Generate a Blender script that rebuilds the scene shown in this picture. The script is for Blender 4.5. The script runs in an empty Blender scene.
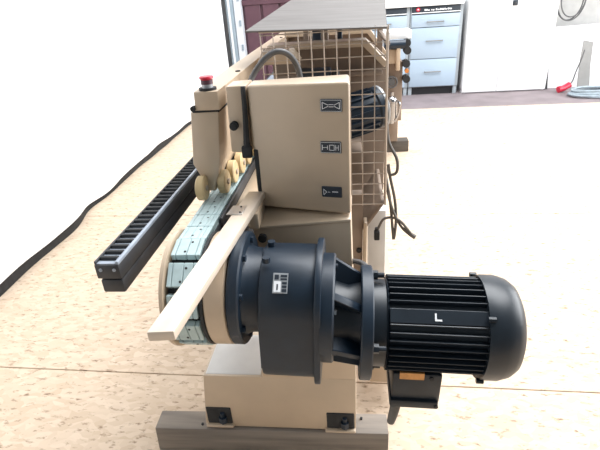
import bpy, bmesh, math, random
from mathutils import Matrix, Vector
random.seed(7)
S = bpy.context.scene
C = S.collection

# ------------------------------------------------------------------ camera
F_PX = 463.0
cam_d = bpy.data.cameras.new('camera')
cam = bpy.data.objects.new('camera', cam_d); C.objects.link(cam)
cam_d.sensor_fit = 'HORIZONTAL'; cam_d.sensor_width = 36.0
cam_d.lens = 36.0 * F_PX / 600.0
cam_d.clip_start = 0.05; cam_d.clip_end = 100
Yc = Vector((50, 235, -F_PX)).normalized()
Zc = Vector((-66, 926, 463)); Zc = (Zc - Zc.dot(Yc) * Yc).normalized()
Xc = Yc.cross(Zc)
R3 = Matrix((Xc, Yc, Zc))
cam.matrix_world = Matrix.Translation((0, 0, 1.1)) @ R3.to_4x4()
S.camera = cam

# ------------------------------------------------------------------ light
w = bpy.data.worlds.new('world'); S.world = w; w.use_nodes = True
bg = w.node_tree.nodes['Background']
bg.inputs[0].default_value = (0.80, 0.92, 1.0, 1); bg.inputs[1].default_value = 0.2

def area(name, loc, target, sx, sy, power, col):
    l = bpy.data.lights.new(name, 'AREA'); l.shape = 'RECTANGLE'
    l.size = sx; l.size_y = sy; l.energy = power; l.color = col
    o = bpy.data.objects.new(name, l); C.objects.link(o)
    o.location = loc
    o.rotation_euler = (Vector(target) - Vector(loc)).to_track_quat('-Z', 'Y').to_euler()
    return o
area('skylight_daylight', (1.3, 2.5, 4.0), (0.9, 2.0, 0), 4.0, 2.6, 370, (0.97, 0.985, 1.0))
area('side_window_daylight', (4.9, 2.8, 1.9), (-1.0, 2.4, 0.5), 4.4, 2.4, 290, (0.97, 0.985, 1.0))

S.view_settings.view_transform = 'Standard'
S.view_settings.look = 'None'
S.view_settings.exposure = 0.25
S.view_settings.gamma = 1.0
S.view_settings.use_curve_mapping = False

# ------------------------------------------------------------------ materials
def mat(name, col, rough=0.5, metal=0.0, var=0.0, scale=8.0, stretch=(1, 1, 1), bump=0.0, col2=None, spec=0.5, detail=4):
    m = bpy.data.materials.new(name); m.use_nodes = True
    nt = m.node_tree; b = nt.nodes['Principled BSDF']
    b.inputs['Base Color'].default_value = (*col, 1)
    b.inputs['Roughness'].default_value = rough
    b.inputs['Metallic'].default_value = metal
    b.inputs['Specular IOR Level'].default_value = spec
    if var > 0 or bump > 0 or col2:
        tc = nt.nodes.new('ShaderNodeTexCoord'); mp = nt.nodes.new('ShaderNodeMapping')
        mp.inputs['Scale'].default_value = stretch
        nz = nt.nodes.new('ShaderNodeTexNoise'); nz.inputs['Scale'].default_value = scale
        nz.inputs['Detail'].default_value = detail
        nt.links.new(tc.outputs['Object'], mp.inputs[0]); nt.links.new(mp.outputs[0], nz.inputs['Vector'])
        cr = nt.nodes.new('ShaderNodeValToRGB')
        a = col2 if col2 else tuple(max(0, c * (1 - var)) for c in col)
        z = col if col2 else tuple(min(1, c * (1 + var)) for c in col)
        cr.color_ramp.elements[0].position = 0.3; cr.color_ramp.elements[1].position = 0.7
        cr.color_ramp.elements[0].color = (*a, 1); cr.color_ramp.elements[1].color = (*z, 1)
        nt.links.new(nz.outputs['Fac'], cr.inputs[0]); nt.links.new(cr.outputs[0], b.inputs['Base Color'])
        if bump > 0:
            bp = nt.nodes.new('ShaderNodeBump'); bp.inputs['Strength'].default_value = bump
            bp.inputs['Distance'].default_value = 0.004
            nt.links.new(nz.outputs['Fac'], bp.inputs['Height']); nt.links.new(bp.outputs[0], b.inputs['Normal'])
    return m

M = {}
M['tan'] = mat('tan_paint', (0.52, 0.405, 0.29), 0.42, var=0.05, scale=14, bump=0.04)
for k_ in ('tan',):
    b_ = M[k_].node_tree.nodes['Principled BSDF']
    b_.inputs['Coat Weight'].default_value = 0.7; b_.inputs['Coat Roughness'].default_value = 0.28
M['dusty_lit_tan'] = mat('dusty_tray_lit_leg', (0.74, 0.73, 0.71), 0.5, col2=(0.58, 0.56, 0.54), scale=9, detail=8)  # dusty tray top; on the legs the pale tone paints light
M['tan_rear'] = mat('tan_paint_shaded', (0.26, 0.20, 0.157), 0.5, var=0.15, scale=9)  # tan darkened in its colour for the shade on the rear parts
M['gear'] = mat('blue_black_enamel', (0.007, 0.018, 0.034), 0.45, var=0.2, scale=25, bump=0.12)
M['motor'] = mat('black_enamel', (0.010, 0.016, 0.024), 0.4, var=0.2, scale=25, bump=0.06)
M['black'] = mat('black_plastic', (0.015, 0.015, 0.017), 0.5)
M['rubber'] = mat('black_rubber', (0.02, 0.021, 0.023), 0.75, var=0.3, scale=40)
M['rail'] = mat('anodised_black_rail', (0.035, 0.037, 0.042), 0.45, var=0.2, scale=30)
M['railtop'] = mat('worn_grey_blue_strip', (0.30, 0.34, 0.40), 0.4, var=0.2, scale=30)
M['pad'] = mat('pale_green_pad', (0.42, 0.53, 0.54), 0.5, var=0.10, scale=45)
M['cream'] = mat('cream_polyurethane', (0.62, 0.47, 0.26), 0.5, var=0.08, scale=40)
M['alu'] = mat('brushed_aluminium', (0.62, 0.60, 0.58), 0.35, metal=0.9, var=0.12, scale=60, stretch=(1, 0.05, 1))
M['bar'] = mat('pale_tan_bar', (0.66, 0.56, 0.46), 0.28, var=0.1, scale=18, spec=0.7)  # paler and glossier than the tan paint
M['chrome'] = mat('chrome', (0.40, 0.40, 0.41), 0.22, metal=1.0)
M['steel'] = mat('galvanised_wire', (0.50, 0.43, 0.37), 0.4, metal=0.35)
M['sheet'] = mat('rusty_sheet_metal', (0.150, 0.140, 0.134), 0.62, col2=(0.105, 0.095, 0.09), scale=7, stretch=(1, 6, 1), bump=0.08, detail=6)
M['timber'] = mat('weathered_timber', (0.28, 0.24, 0.20), 0.8, col2=(0.17, 0.145, 0.125), scale=16, stretch=(0.25, 3, 3), bump=0.25, detail=7)
M['red'] = mat('red_plastic', (0.55, 0.02, 0.05), 0.35)
M['yellow'] = mat('yellow_ring', (0.65, 0.5, 0.1), 0.5)
M['white'] = mat('white_print', (0.85, 0.86, 0.88), 0.5)
M['label'] = mat('dark_blue_label', (0.022, 0.030, 0.042), 0.45)
M['silver'] = mat('silver_label', (0.42, 0.44, 0.46), 0.4, metal=0.3)
M['brass'] = mat('copper_plate', (0.55, 0.28, 0.10), 0.42, metal=0.4, var=0.2, scale=60)
M['cable'] = mat('grey_cable', (0.12, 0.11, 0.10), 0.6, var=0.2, scale=30)
M['conduit'] = mat('dark_grey_conduit', (0.085, 0.085, 0.088), 0.5, var=0.25, scale=50)
M['wall'] = mat('white_plaster', (0.85, 0.85, 0.85), 0.8, var=0.02, scale=4)
M['cabinet'] = mat('pale_grey_laminate', (0.34, 0.43, 0.525), 0.45, var=0.02, scale=3)
M['cabside'] = mat('grey_carcass', (0.33, 0.37, 0.40), 0.5)
M['whitegloss'] = mat('white_laminate', (0.88, 0.89, 0.90), 0.4)
M['maroon'] = mat('maroon_sheet_steel', (0.085, 0.036, 0.052), 0.5, var=0.12, scale=6)
M['jamb'] = mat('pale_grey_jamb', (0.62, 0.66, 0.70), 0.5, var=0.08, scale=10)
M['jambdark'] = mat('blue_grey_jamb', (0.24, 0.30, 0.35), 0.5)
M['screed'] = mat('reddish_screed', (0.215, 0.178, 0.186), 0.75, var=0.15, scale=5, detail=8)
M['film'] = mat('white_plastic_film', (0.90, 0.90, 0.90), 0.45, var=0.02, scale=2)
M['hose'] = mat('grey_hose', (0.30, 0.36, 0.40), 0.5, var=0.2, scale=20)
M['greyboard'] = mat('grey_board', (0.22, 0.217, 0.21), 0.7, var=0.08, scale=12)
M['paleboard'] = mat('pale_board', (0.38, 0.375, 0.365), 0.7, var=0.08, scale=12)
M['timberdark'] = mat('dark_timber', (0.10, 0.085, 0.07), 0.8, col2=(0.06, 0.05, 0.042), scale=16, stretch=(0.25, 3, 3), bump=0.2)  # darker tone than the near timber
M['orange'] = mat('orange_plastic', (0.6, 0.22, 0.06), 0.5)

def osb_mat():
    m = bpy.data.materials.new('oriented_strand_board'); m.use_nodes = True
    nt = m.node_tree; b = nt.nodes['Principled BSDF']; b.inputs['Roughness'].default_value = 0.72
    b.inputs['Specular IOR Level'].default_value = 0.3
    tc = nt.nodes.new('ShaderNodeTexCoord')
    nzw = nt.nodes.new('ShaderNodeTexNoise'); nzw.inputs['Scale'].default_value = 9
    add = nt.nodes.new('ShaderNodeMixRGB'); add.blend_type = 'ADD'; add.inputs[0].default_value = 0.06
    nt.links.new(tc.outputs['Object'], nzw.inputs['Vector'])
    nt.links.new(tc.outputs['Object'], add.inputs[1]); nt.links.new(nzw.outputs['Color'], add.inputs[2])
    mp = nt.nodes.new('ShaderNodeMapping'); mp.inputs['Scale'].default_value = (1, 2.2, 1)
    nt.links.new(add.outputs[0], mp.inputs[0])
    vo = nt.nodes.new('ShaderNodeTexVoronoi'); vo.inputs['Scale'].default_value = 30
    nt.links.new(mp.outputs[0], vo.inputs['Vector'])
    sep = nt.nodes.new('ShaderNodeSeparateColor'); nt.links.new(vo.outputs['Color'], sep.inputs[0])
    cr = nt.nodes.new('ShaderNodeValToRGB')
    e = cr.color_ramp.elements
    e[0].position = 0; e[0].color = (0.555, 0.43, 0.315, 1)
    e[1].position = 1; e[1].color = (0.655, 0.53, 0.41, 1)
    nt.links.new(sep.outputs[0], cr.inputs[0])
    # dark flecks
    mp2 = nt.nodes.new('ShaderNodeMapping'); mp2.inputs['Scale'].default_value = (1, 2.2, 1)
    mp2.inputs['Rotation'].default_value = (0, 0, 0.35)
    nt.links.new(tc.outputs['Object'], mp2.inputs[0])
    n2 = nt.nodes.new('ShaderNodeTexNoise'); n2.inputs['Scale'].default_value = 27; n2.inputs['Detail'].default_value = 5
    n2.inputs['Roughness'].default_value = 0.65
    nt.links.new(mp2.outputs[0], n2.inputs['Vector'])
    c2 = nt.nodes.new('ShaderNodeValToRGB')
    c2.color_ramp.elements[0].position = 0.56; c2.color_ramp.elements[0].color = (1, 1, 1, 1)
    c2.color_ramp.elements[1].position = 0.70; c2.color_ramp.elements[1].color = (0.36, 0.29, 0.24, 1)
    nt.links.new(n2.outputs['Fac'], c2.inputs[0])
    mul = nt.nodes.new('ShaderNodeMixRGB'); mul.blend_type = 'MULTIPLY'; mul.inputs[0].default_value = 1
    nt.links.new(cr.outputs[0], mul.inputs[1]); nt.links.new(c2.outputs[0], mul.inputs[2])
    nt.links.new(mul.outputs[0], b.inputs['Base Color'])
    return m
M['osb'] = osb_mat()

# ------------------------------------------------------------------ helpers
def nbm(): return bmesh.new()

def box(bm, x0, x1, y0, y1, z0, z1, bev=0.0, seg=2):
    vs = [bm.verts.new((x, y, z)) for x in (x0, x1) for y in (y0, y1) for z in (z0, z1)]
    idx = [(0, 1, 3, 2), (4, 6, 7, 5), (0, 4, 5, 1), (2, 3, 7, 6), (0, 2, 6, 4), (1, 5, 7, 3)]
    fs = [bm.faces.new([vs[i] for i in f]) for f in idx]
    if bev > 0:
        es = {e for f in fs for e in f.edges}
        bmesh.ops.bevel(bm, geom=list(es), offset=bev, segments=seg, affect='EDGES', profile=0.5)
    return bm

def hexa(bm, p, bev=0.0, seg=2):
    """8 points: bottom ring 4 then top ring 4 (same order)."""
    vs = [bm.verts.new(q) for q in p]
    idx = [(3, 2, 1, 0), (4, 5, 6, 7), (0, 1, 5, 4), (1, 2, 6, 5), (2, 3, 7, 6), (3, 0, 4, 7)]
    fs = [bm.faces.new([vs[i] for i in f]) for f in idx]
    if bev > 0:
        es = {e for f in fs for e in f.edges}
        bmesh.ops.bevel(bm, geom=list(es), offset=bev, segments=seg, affect='EDGES', profile=0.5)
    return bm

def prism(bm, outline, a0, a1, axis='x', bev=0.0, seg=2):
    def pt(a, q):
        if axis == 'x': return (a, q[0], q[1])
        if axis == 'y': return (q[0], a, q[1])
        return (q[0], q[1], a)
    A = [bm.verts.new(pt(a0, q)) for q in outline]
    B = [bm.verts.new(pt(a1, q)) for q in outline]
    n = len(outline)
    f0 = bm.faces.new(A); f1 = bm.faces.new(list(reversed(B)))
    for i in range(n):
        bm.faces.new([A[i], B[i], B[(i + 1) % n], A[(i + 1) % n]])
    if bev > 0:
        es = set(f0.edges) | set(f1.edges)
        bmesh.ops.bevel(bm, geom=list(es), offset=bev, segments=seg, affect='EDGES', profile=0.5)
    bmesh.ops.recalc_face_normals(bm, faces=bm.faces[:])
    return bm

def lathe(bm, prof, cy, cz, n=48, closed_ends=True):
    rings = []
    for x, r in prof:
        rings.append([bm.verts.new((x, cy + r * math.cos(2 * math.pi * k / n), cz + r * math.sin(2 * math.pi * k / n))) for k in range(n)])
    for a, b in zip(rings, rings[1:]):
        for k in range(n):
            bm.faces.new([a[k], a[(k + 1) % n], b[(k + 1) % n], b[k]])
    if closed_ends:
        bm.faces.new(list(reversed(rings[0]))); bm.faces.new(rings[-1])
    bmesh.ops.recalc_face_normals(bm, faces=bm.faces[:])
    return bm

def spline(pts, sub=8):
    P = [Vector(p) for p in pts]; out = []
    for i in range(len(P) - 1):
        p0 = P[max(i - 1, 0)]; p1 = P[i]; p2 = P[i + 1]; p3 = P[min(i + 2, len(P) - 1)]
        for s in range(sub):
            t = s / sub
            out.append(0.5 * ((2 * p1) + (-p0 + p2) * t + (2 * p0 - 5 * p1 + 4 * p2 - p3) * t * t + (-p0 + 3 * p1 - 3 * p2 + p3) * t ** 3))
    out.append(P[-1]); return out

def tube(bm, pts, r, n=10, smooth=True, sub=8):
    P = spline(pts, sub) if smooth else [Vector(p) for p in pts]
    rr = r if callable(r) else (lambda t: r)
    rings = []; nrm = None
    for i, p in enumerate(P):
        t = (P[min(i + 1, len(P) - 1)] - P[max(i - 1, 0)]).normalized()
        if nrm is None:
            a = Vector((0, 0, 1)) if abs(t.z) < 0.9 else Vector((1, 0, 0))
            nrm = (a - a.dot(t) * t).normalized()
        else:
            nrm = (nrm - nrm.dot(t) * t).normalized()
        bi = t.cross(nrm); q = rr(i / (len(P) - 1))
        rings.append([bm.verts.new(p + q * (math.cos(2 * math.pi * k / n) * nrm + math.sin(2 * math.pi * k / n) * bi)) for k in range(n)])
    for a, b in zip(rings, rings[1:]):
        for k in range(n):
            bm.faces.new([a[k], a[(k + 1) % n], b[(k + 1) % n], b[k]])
    bm.faces.new(list(reversed(rings[0]))); bm.faces.new(rings[-1])
    bmesh.ops.recalc_face_normals(bm, faces=bm.faces[:])
    return bm

def mesh_of(name, bm, m, smooth=True, ang=35):
    me = bpy.data.meshes.new(name); bm.normal_update()
    if smooth:
        for f in bm.faces: f.smooth = True
        lim = math.radians(ang)
        for e in bm.edges:
            if len(e.link_faces) == 2 and e.calc_face_angle(0) > lim: e.smooth = False
    bm.to_mesh(me); bm.free()
    me.materials.append(M[m] if isinstance(m, str) else m)
    return me

ORG = {}
def thing(name, loc, label, cat, group=None):
    o = bpy.data.objects.new(name, None); C.objects.link(o); o.location = loc
    o.empty_display_size = 0.1
    o['label'] = label; o['category'] = cat
    if group: o['group'] = group
    ORG[o.name] = Vector(loc)
    return o

def part(name, bm, m, parent, T=None, label=None, smooth=True):
    """mesh given in world coordinates (optionally transformed by T); parent's origin is its thing's origin"""
    if T is not None: bm.transform(T)
    org = ORG[parent.name]
    bm.transform(Matrix.Translation(-org))
    o = bpy.data.objects.new(name, mesh_of(name, bm, m, smooth)); C.objects.link(o)
    o.parent = parent; ORG[o.name] = org
    if label: o['label'] = label
    return o

def inst(name, me, parent, world):
    o = bpy.data.objects.new(name, me); C.objects.link(o)
    o.parent = parent
    o.matrix_local = Matrix.Translation(-ORG[parent.name]) @ world
    return o

def single(name, bm, m, loc, label, cat, group=None, smooth=True):
    bm.transform(Matrix.Translation(-Vector(loc)))
    o = bpy.data.objects.new(name, mesh_of(name, bm, m, smooth)); C.objects.link(o); o.location = loc
    o['label'] = label; o['category'] = cat
    if group: o['group'] = group
    ORG[o.name] = Vector(loc)
    return o

def struct(name, bm, m, loc=(0, 0, 0), smooth=False):
    bm.transform(Matrix.Translation(-Vector(loc)))
    o = bpy.data.objects.new(name, mesh_of(name, bm, m, smooth)); C.objects.link(o); o.location = loc
    o['kind'] = 'structure'; ORG[o.name] = Vector(loc)
    return o

def Tr(x, y, z): return Matrix.Translation((x, y, z))
def Rx(a): return Matrix.Rotation(a, 4, 'X')
def Ry(a): return Matrix.Rotation(a, 4, 'Y')
def Rz(a): return Matrix.Rotation(a, 4, 'Z')

def uv_ball(bm, c, r, sx=1, sy=1, sz=1, n=16):
    bmesh.ops.create_uvsphere(bm, u_segments=n, v_segments=n // 2, radius=r, matrix=Tr(*c) @ Matrix.Diagonal((sx, sy, sz, 1)))
    return bm

def cyl(bm, c, r, h, axis='z', n=20, r2=None):
    rot = Matrix.Identity(4)
    if axis == 'x': rot = Ry(math.pi / 2)
    if axis == 'y': rot = Rx(-math.pi / 2)
    bmesh.ops.create_cone(bm, cap_ends=True, segments=n, radius1=r, radius2=r if r2 is None else r2, depth=h, matrix=Tr(*c) @ rot)
    return bm

# ------------------------------------------------------------------ the setting
BT = 0.010                                   # board thickness: boards lie with their top at z = 0
fl = struct('floor', box(nbm(), -2.0, 6.5, -2.2, 6.4, -0.10, -BT), 'screed')
# strand boards laid over the screed, edge to edge
yaw = math.radians(-1.4)
bw, bl, gap = 2.44, 1.22, 0.003
board = mesh_of('strand_board', box(nbm(), -bw / 2 + gap / 2, bw / 2 - gap / 2, -bl / 2 + gap / 2, bl / 2 - gap / 2, -BT, 0.0, 0.0015, 1), 'osb', False)
for j in range(-2, 3):
    for i in range(-1, 3):
        cx = (i - 0.5) * bw - 0.08 - (0.06 if j % 2 else 0)
        cy = 1.085 + (j + 0.5) * bl + 0.08 * 0
        p = Rz(yaw) @ Vector((cx, cy - 1.085, 0))
        m_ = Tr(p.x, p.y + 1.085, random.uniform(-0.0006, 0.0)) @ Rz(yaw)
        inst('strand_board', board, fl, m_)
struct('wall_left', box(nbm(), -2.0, -1.8, -2.2, 6.2, -0.1, 3.4), 'wall')
wb = struct('wall_back', box(nbm(), -2.0, 6.5, 6.1, 6.3, -0.1, 3.4), 'wall')

# steel gate in the back wall (panels, rail) and its jamb
dg = nbm(); box(dg, -1.19, 0.10, 5.60, 5.62, 0.0, 2.6)
door = struct('door_1', dg, 'maroon')
pw = 0.205
pan = mesh_of('panel', box(nbm(), -pw / 2 + 0.012, pw / 2 - 0.012, -0.022, 0.0, 0.03, 2.58, 0.008, 1), 'maroon', False)
for k in range(6):
    inst('panel', pan, door, Tr(-1.08 + k * pw, 5.60, 0))
for zz in (0.14, 1.02, 1.9):
    part('rail', box(nbm(), -1.19, 0.10, 5.565, 5.58, zz, zz + 0.05, 0.004, 1), 'maroon', door, smooth=False)
tj = struct('trim_1', box(nbm(), -1.265, -1.19, 5.47, 5.60, 0.0, 2.7, 0.008), 'jamb')
part('jamb_strip', box(nbm(), -1.345, -1.268, 5.44, 5.60, 0.0, 2.7, 0.01), 'jambdark', tj)
part('jamb_strip', box(nbm(), -1.322, -1.296, 5.425, 5.445, 0.0, 2.7, 0.006), 'jamb', tj)
for k in range(6):
    part('hinge_pin', cyl(nbm(), (-1.205, 5.465, 0.35 + 0.25 * k), 0.012, 0.06, 'z', 10), 'jambdark', tj)

# white film curtain down the left side; dark strip below paints its shadow gap
ct = thing('film_curtain', (-1.56, 3.0, 0), 'tall white plastic film curtain hanging along the strand board floor, dark strip painting the shadow gap below', 'curtain')
def curtain_x(y, z):
    base = -1.52 - 0.075 * min(max((y - 1.4) / 1.6, 0), 1)
    if y > 4.5: base += 0.22 * ((y - 4.5) / 0.95) ** 1.5
    amp = 0.004 + 0.010 * min(z, 1.0)
    f = amp * math.sin(y * 7.1 + 0.8 * math.sin(y * 2.3)) + 0.5 * amp * math.sin(y * 17.0 + z * 0.9)
    f += 0.020 * math.exp(-((y - 2.15 - 0.09 * z) / 0.16) ** 2) - 0.02 * math.exp(-((y - 2.42 - 0.09 * z) / 0.14) ** 2)
    return base + f
def gap_z(y):
    return 0.044 + 0.010 * math.sin(y * 3.7 + 1) + 0.006 * math.sin(y * 9.1)
def sheet_mesh(y0, y1, ny, zf, nz, dx=0.0, thick=0.004):
    bm = nbm(); g = {}
    for i in range(ny + 1):
        y = y0 + (y1 - y0) * i / ny
        za, zb = zf(y)
        for k in range(nz + 1):
            z = za + (zb - za) * (k / nz) ** 1.3
            x = curtain_x(y, z) + dx
            for s in (0, 1): g[i, k, s] = bm.verts.new((x - s * thick, y, z))
    for i in range(ny):
        for k in range(nz):
            bm.faces.new([g[i, k, 0], g[i + 1, k, 0], g[i + 1, k + 1, 0], g[i, k + 1, 0]])
            bm.faces.new([g[i, k, 1], g[i, k + 1, 1], g[i + 1, k + 1, 1], g[i + 1, k, 1]])
    for i in range(ny):
        bm.faces.new([g[i, 0, 0], g[i, 0, 1], g[i + 1, 0, 1], g[i + 1, 0, 0]])
        bm.faces.new([g[i, nz, 0], g[i + 1, nz, 0], g[i + 1, nz, 1], g[i, nz, 1]])
    bmesh.ops.recalc_face_normals(bm, faces=bm.faces[:])
    return bm
part('film', sheet_mesh(0.2, 5.42, 150, lambda y: (gap_z(y), 3.0), 14), 'film', ct)
part('gap_shade_strip', sheet_mesh(0.2, 5.42, 150, lambda y: (0.0, gap_z(y) + 0.012), 2, dx=0.012 - 0.02, thick=0.012), 'rubber', ct)

# ------------------------------------------------------------------ timbers under the machine
def timber(x0, x1, yl, yr, d, h, loc, label, m='timber'):
    bm = nbm()
    hexa(bm, [(x0, yl, 0), (x1, yr, 0), (x1, yr + d, 0), (x0, yl + d, 0), (x0 + 0.004, yl + 0.002, h), (x1, yr, h - 0.003), (x1 - 0.002, yr + d, h), (x0 + 0.002, yl + d, h)], 0.004, 2)
    return single('timber_beam', bm, m, loc, label, 'timber', 'timbers under the machine')
timber(-0.540, 0.083, 0.817, 0.830, 0.062, 0.085, (-0.23, 0.85, 0), 'grey weathered timber beam under the cream base with the motor')
timber(-0.45, 0.415, 3.36, 3.38, 0.09, 0.085, (-0.02, 3.41, 0), 'dark timber beam under the far end of the machine, by the drawer units', 'timberdark')

# ------------------------------------------------------------------ the machine
MO = (-0.12, 1.6, 0.085)
mc = thing('glass_edging_machine', MO, 'tan glass edging machine with black gear motor standing on timber beams', 'machine')

# --- plinth and lower column
pl = nbm()
hexa(pl, [(-0.398, 0.832, 0.087), (0.0, 0.832, 0.087), (0.0, 1.02, 0.087), (-0.398, 1.02, 0.087),
          (-0.378, 0.832, 0.266), (0.002, 0.832, 0.266), (0.002, 1.02, 0.266), (-0.378, 1.02, 0.266)], 0.004)
plinth = part('plinth', pl, 'tan', mc)
part('tray_top', hexa(nbm(), [(-0.372, 0.838, 0.264), (-0.232, 0.838, 0.264), (-0.232, 0.985, 0.264), (-0.372, 0.985, 0.264),
                              (-0.372, 0.838, 0.2675), (-0.232, 0.838, 0.2675), (-0.232, 0.985, 0.2675), (-0.372, 0.985, 0.2675)], 0.001, 1), 'dusty_lit_tan', plinth, label='dusty pale top of the plinth')
for (x0, x1, z0, z1, bx) in ((-0.388, -0.322, 0.100, 0.157, -0.345), (-0.074, -0.004, 0.096, 0.150, -0.028)):
    pk = nbm(); box(pk, x0, x1, 0.8295, 0.836, z0, z1, 0.002, 1)
    part('foot_pocket', pk, 'rubber', plinth, label='dark recessed foot pocket')
    fr = nbm(); box(fr, x0 - 0.004, x1 + 0.003, 0.822, 0.836, z0 - 0.008, z0, 0.002, 1)
    part('foot_plate', fr, 'tan', plinth)
    bo = nbm(); cyl(bo, (bx, 0.828, z0 + 0.018), 0.011, 0.018, 'z', 6); cyl(bo, (bx, 0.828, z0 + 0.031), 0.006, 0.02, 'z', 10)
    part('foot_bolt', bo, 'gear', plinth)
for (x, y_) in ((-0.408, 0.836), (0.014, 0.872)):
    part('levelling_bolt', cyl(nbm(), (x, y_, 0.087), 0.0035, 0.005, 'z', 6), 'rubber', plinth)

col = nbm()
hexa(col, [(-0.228, 0.832, 0.262), (0.002, 0.832, 0.262), (0.002, 1.00, 0.262), (-0.228, 1.00, 0.262),
           (-0.204, 0.832, 0.678), (-0.004, 0.834, 0.690), (-0.004, 1.00, 0.690), (-0.204, 1.00, 0.690)], 0.004)
column = part('column', col, 'tan', mc)
led = nbm()
hexa(led, [(-0.206, 0.828, 0.672), (-0.004, 0.832, 0.685), (-0.004, 0.93, 0.690), (-0.206, 0.93, 0.690),
           (-0.206, 0.828, 0.680), (-0.004, 0.832, 0.693), (-0.002, 0.93, 0.706), (-0.200, 0.93, 0.706)], 0.003)
part('ledge', led, 'tan', mc)
part('grommet', cyl(nbm(), (-0.186, 0.830, 0.655), 0.009, 0.012, 'y', 14), 'rubber', column)

# --- switch box on the column, with its three printed plates
sb = nbm()
hexa(sb, [(-0.197, 0.880, 0.703), (-0.004, 0.840, 0.699), (-0.004, 0.925, 0.699), (-0.197, 0.935, 0.703),
          (-0.197, 0.882, 0.952), (-0.003, 0.842, 0.957), (-0.003, 0.925, 0.957), (-0.197, 0.940, 0.952)], 0.006, 3)
sbox = part('switch_box', sb, 'tan', mc)
def box_y(x): return 0.8805 + (x + 0.197) / 0.193 * (0.841 - 0.8805)
ang = math.atan2(-0.040, 0.193)
def plate(cx, cz, prints):
    Tm = Tr(cx, box_y(cx) - 0.0005, cz) @ Rz(ang)
    b = nbm(); box(b, -0.0205, 0.0205, -0.002, 0.002, -0.0115, 0.0115, 0.0015, 1)
    part('printed_plate', b, 'label', sbox, T=Tm)
    pr = nbm()
    for (x0, z0, x1, z1, wd) in prints:
        d = Vector((x1 - x0, 0, z1 - z0)); n = Vector((-d.z, 0, d.x)).normalized() * wd / 2
        q = [Vector((x0, -0.0024, z0)) + n, Vector((x0, -0.0024, z0)) - n, Vector((x1, -0.0024, z1)) - n, Vector((x1, -0.0024, z1)) + n]
        vs = [pr.verts.new(v) for v in q] ; vt = [pr.verts.new(v + Vector((0, 0.0008, 0))) for v in q]
        pr.faces.new(vs)
        for i in range(4): pr.faces.new([vs[i], vt[i], vt[(i + 1) % 4], vs[(i + 1) % 4]])
    part('print', pr, 'white', sbox, T=Tm, smooth=False)
def rect(x0, z0, x1, z1, w=0.0007): return [(x0, z0, x1, z0, w), (x1, z0, x1, z1, w), (x1, z1, x0, z1, w), (x0, z1, x0, z0, w)]
brd = rect(-0.019, -0.010, 0.019, 0.010, 0.0005)
plate(-0.037, 0.9155, brd + [(-0.016, 0.006, -0.016, -0.006, .0012), (-0.016, 0.006, -0.005, 0.001, .0009), (-0.016, -0.006, -0.005, -0.001, .0009),
      (-0.004, 0.002, 0.005, 0.002, .0009), (-0.004, -0.002, 0.005, -0.002, .0009), (0.006, 0.001, 0.016, 0.006, .0009), (0.006, -0.001, 0.016, -0.006, .0009), (0.016, 0.006, 0.016, -0.006, .0012)])
plate(-0.040, 0.837, brd + [(-0.016, 0.005, -0.016, -0.005, .0012), (-0.016, 0.0, -0.006, 0.0, .0009), (-0.006, 0.004, -0.006, -0.004, .001)] + rect(-0.002, -0.005, 0.007, 0.005, .0009) + [(0.010, 0.005, 0.010, -0.005, .001), (0.015, 0.005, 0.015, -0.005, .001), (0.010, 0.0, 0.015, 0.0, .0009)])
plate(-0.041, 0.746, [(-0.016, 0.006, -0.010, 0.0, .001), (-0.016, -0.006, -0.010, 0.0, .001), (-0.016, 0.006, -0.016, -0.006, .001), (-0.008, 0.0, -0.003, 0.0, .0008), (0.001, 0.001, 0.013, 0.001, .0016)])

# --- plate, rubber strip and knob between the pressing head and the box
cp = nbm(); hexa(cp, [(-0.243, 0.886, 0.822), (-0.203, 0.884, 0.818), (-0.203, 0.950, 0.818), (-0.243, 0.950, 0.822),
                      (-0.238, 0.886, 0.951), (-0.198, 0.884, 0.952), (-0.198, 0.950, 0.952), (-0.238, 0.950, 0.951)], 0.003)
cplate = part('side_plate', cp, 'tan', mc)
st = nbm(); tube(st, [(-0.203, 0.880, 0.951), (-0.204, 0.880, 0.91), (-0.206, 0.879, 0.87), (-0.208, 0.880, 0.845), (-0.208, 0.880, 0.835)], lambda t: 0.0045 + 0.0025 * t, 8)
part('cable_sheath', st, 'rubber', cplate, label='dark cable sheath down the plate')
part('cable_gland', box(nbm(), -0.219, -0.199, 0.872, 0.886, 0.812, 0.836, 0.003), 'rubber', cplate)
kn = nbm(); cyl(kn, (-0.229, 0.881, 0.877), 0.0085, 0.014, 'y', 16); cyl(kn, (-0.229, 0.873, 0.877), 0.005, 0.006, 'y', 12)
part('knob', kn, 'rubber', cplate)
# slot frame where the chain enters the machine
sl = nbm()
box(sl, -0.196, -0.186, 0.878, 0.895, 0.700, 0.828, 0.002); 
part('slot_edge', sl, 'rubber', mc)

# --- pressing head housing, head beam, stop button
hd = nbm()
out = [(-0.326, 0.800), (-0.300, 0.740), (-0.287, 0.740), (-0.268, 0.800), (-0.257, 0.906), (-0.313, 0.906)]
prism(hd, out, 0.880, 1.26, 'y', 0.004)
head = part('pressing_head', hd, 'tan', mc)
hb = nbm(); prism(hb, [(-0.302, 0.909), (-0.254, 0.909), (-0.252, 0.945), (-0.300, 0.945)], 0.878, 3.10, 'y', 0.003)
for v in hb.verts:
    v.co.x -= 0.035 * (v.co.y - 0.878) / 2.2
hbeam = part('head_beam', hb, 'tan', mc)
part('seam_strip', box(nbm(), -0.309, -0.256, 0.882, 1.25, 0.904, 0.911), 'rubber', hbeam)
for yy in (1.12, 1.55, 2.0):
    part('bolt_head', cyl(nbm(), (-0.262 - 0.016 * (yy - .878), yy, 0.9455), 0.006, 0.004, 'z', 10), 'rubber', hbeam)
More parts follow.
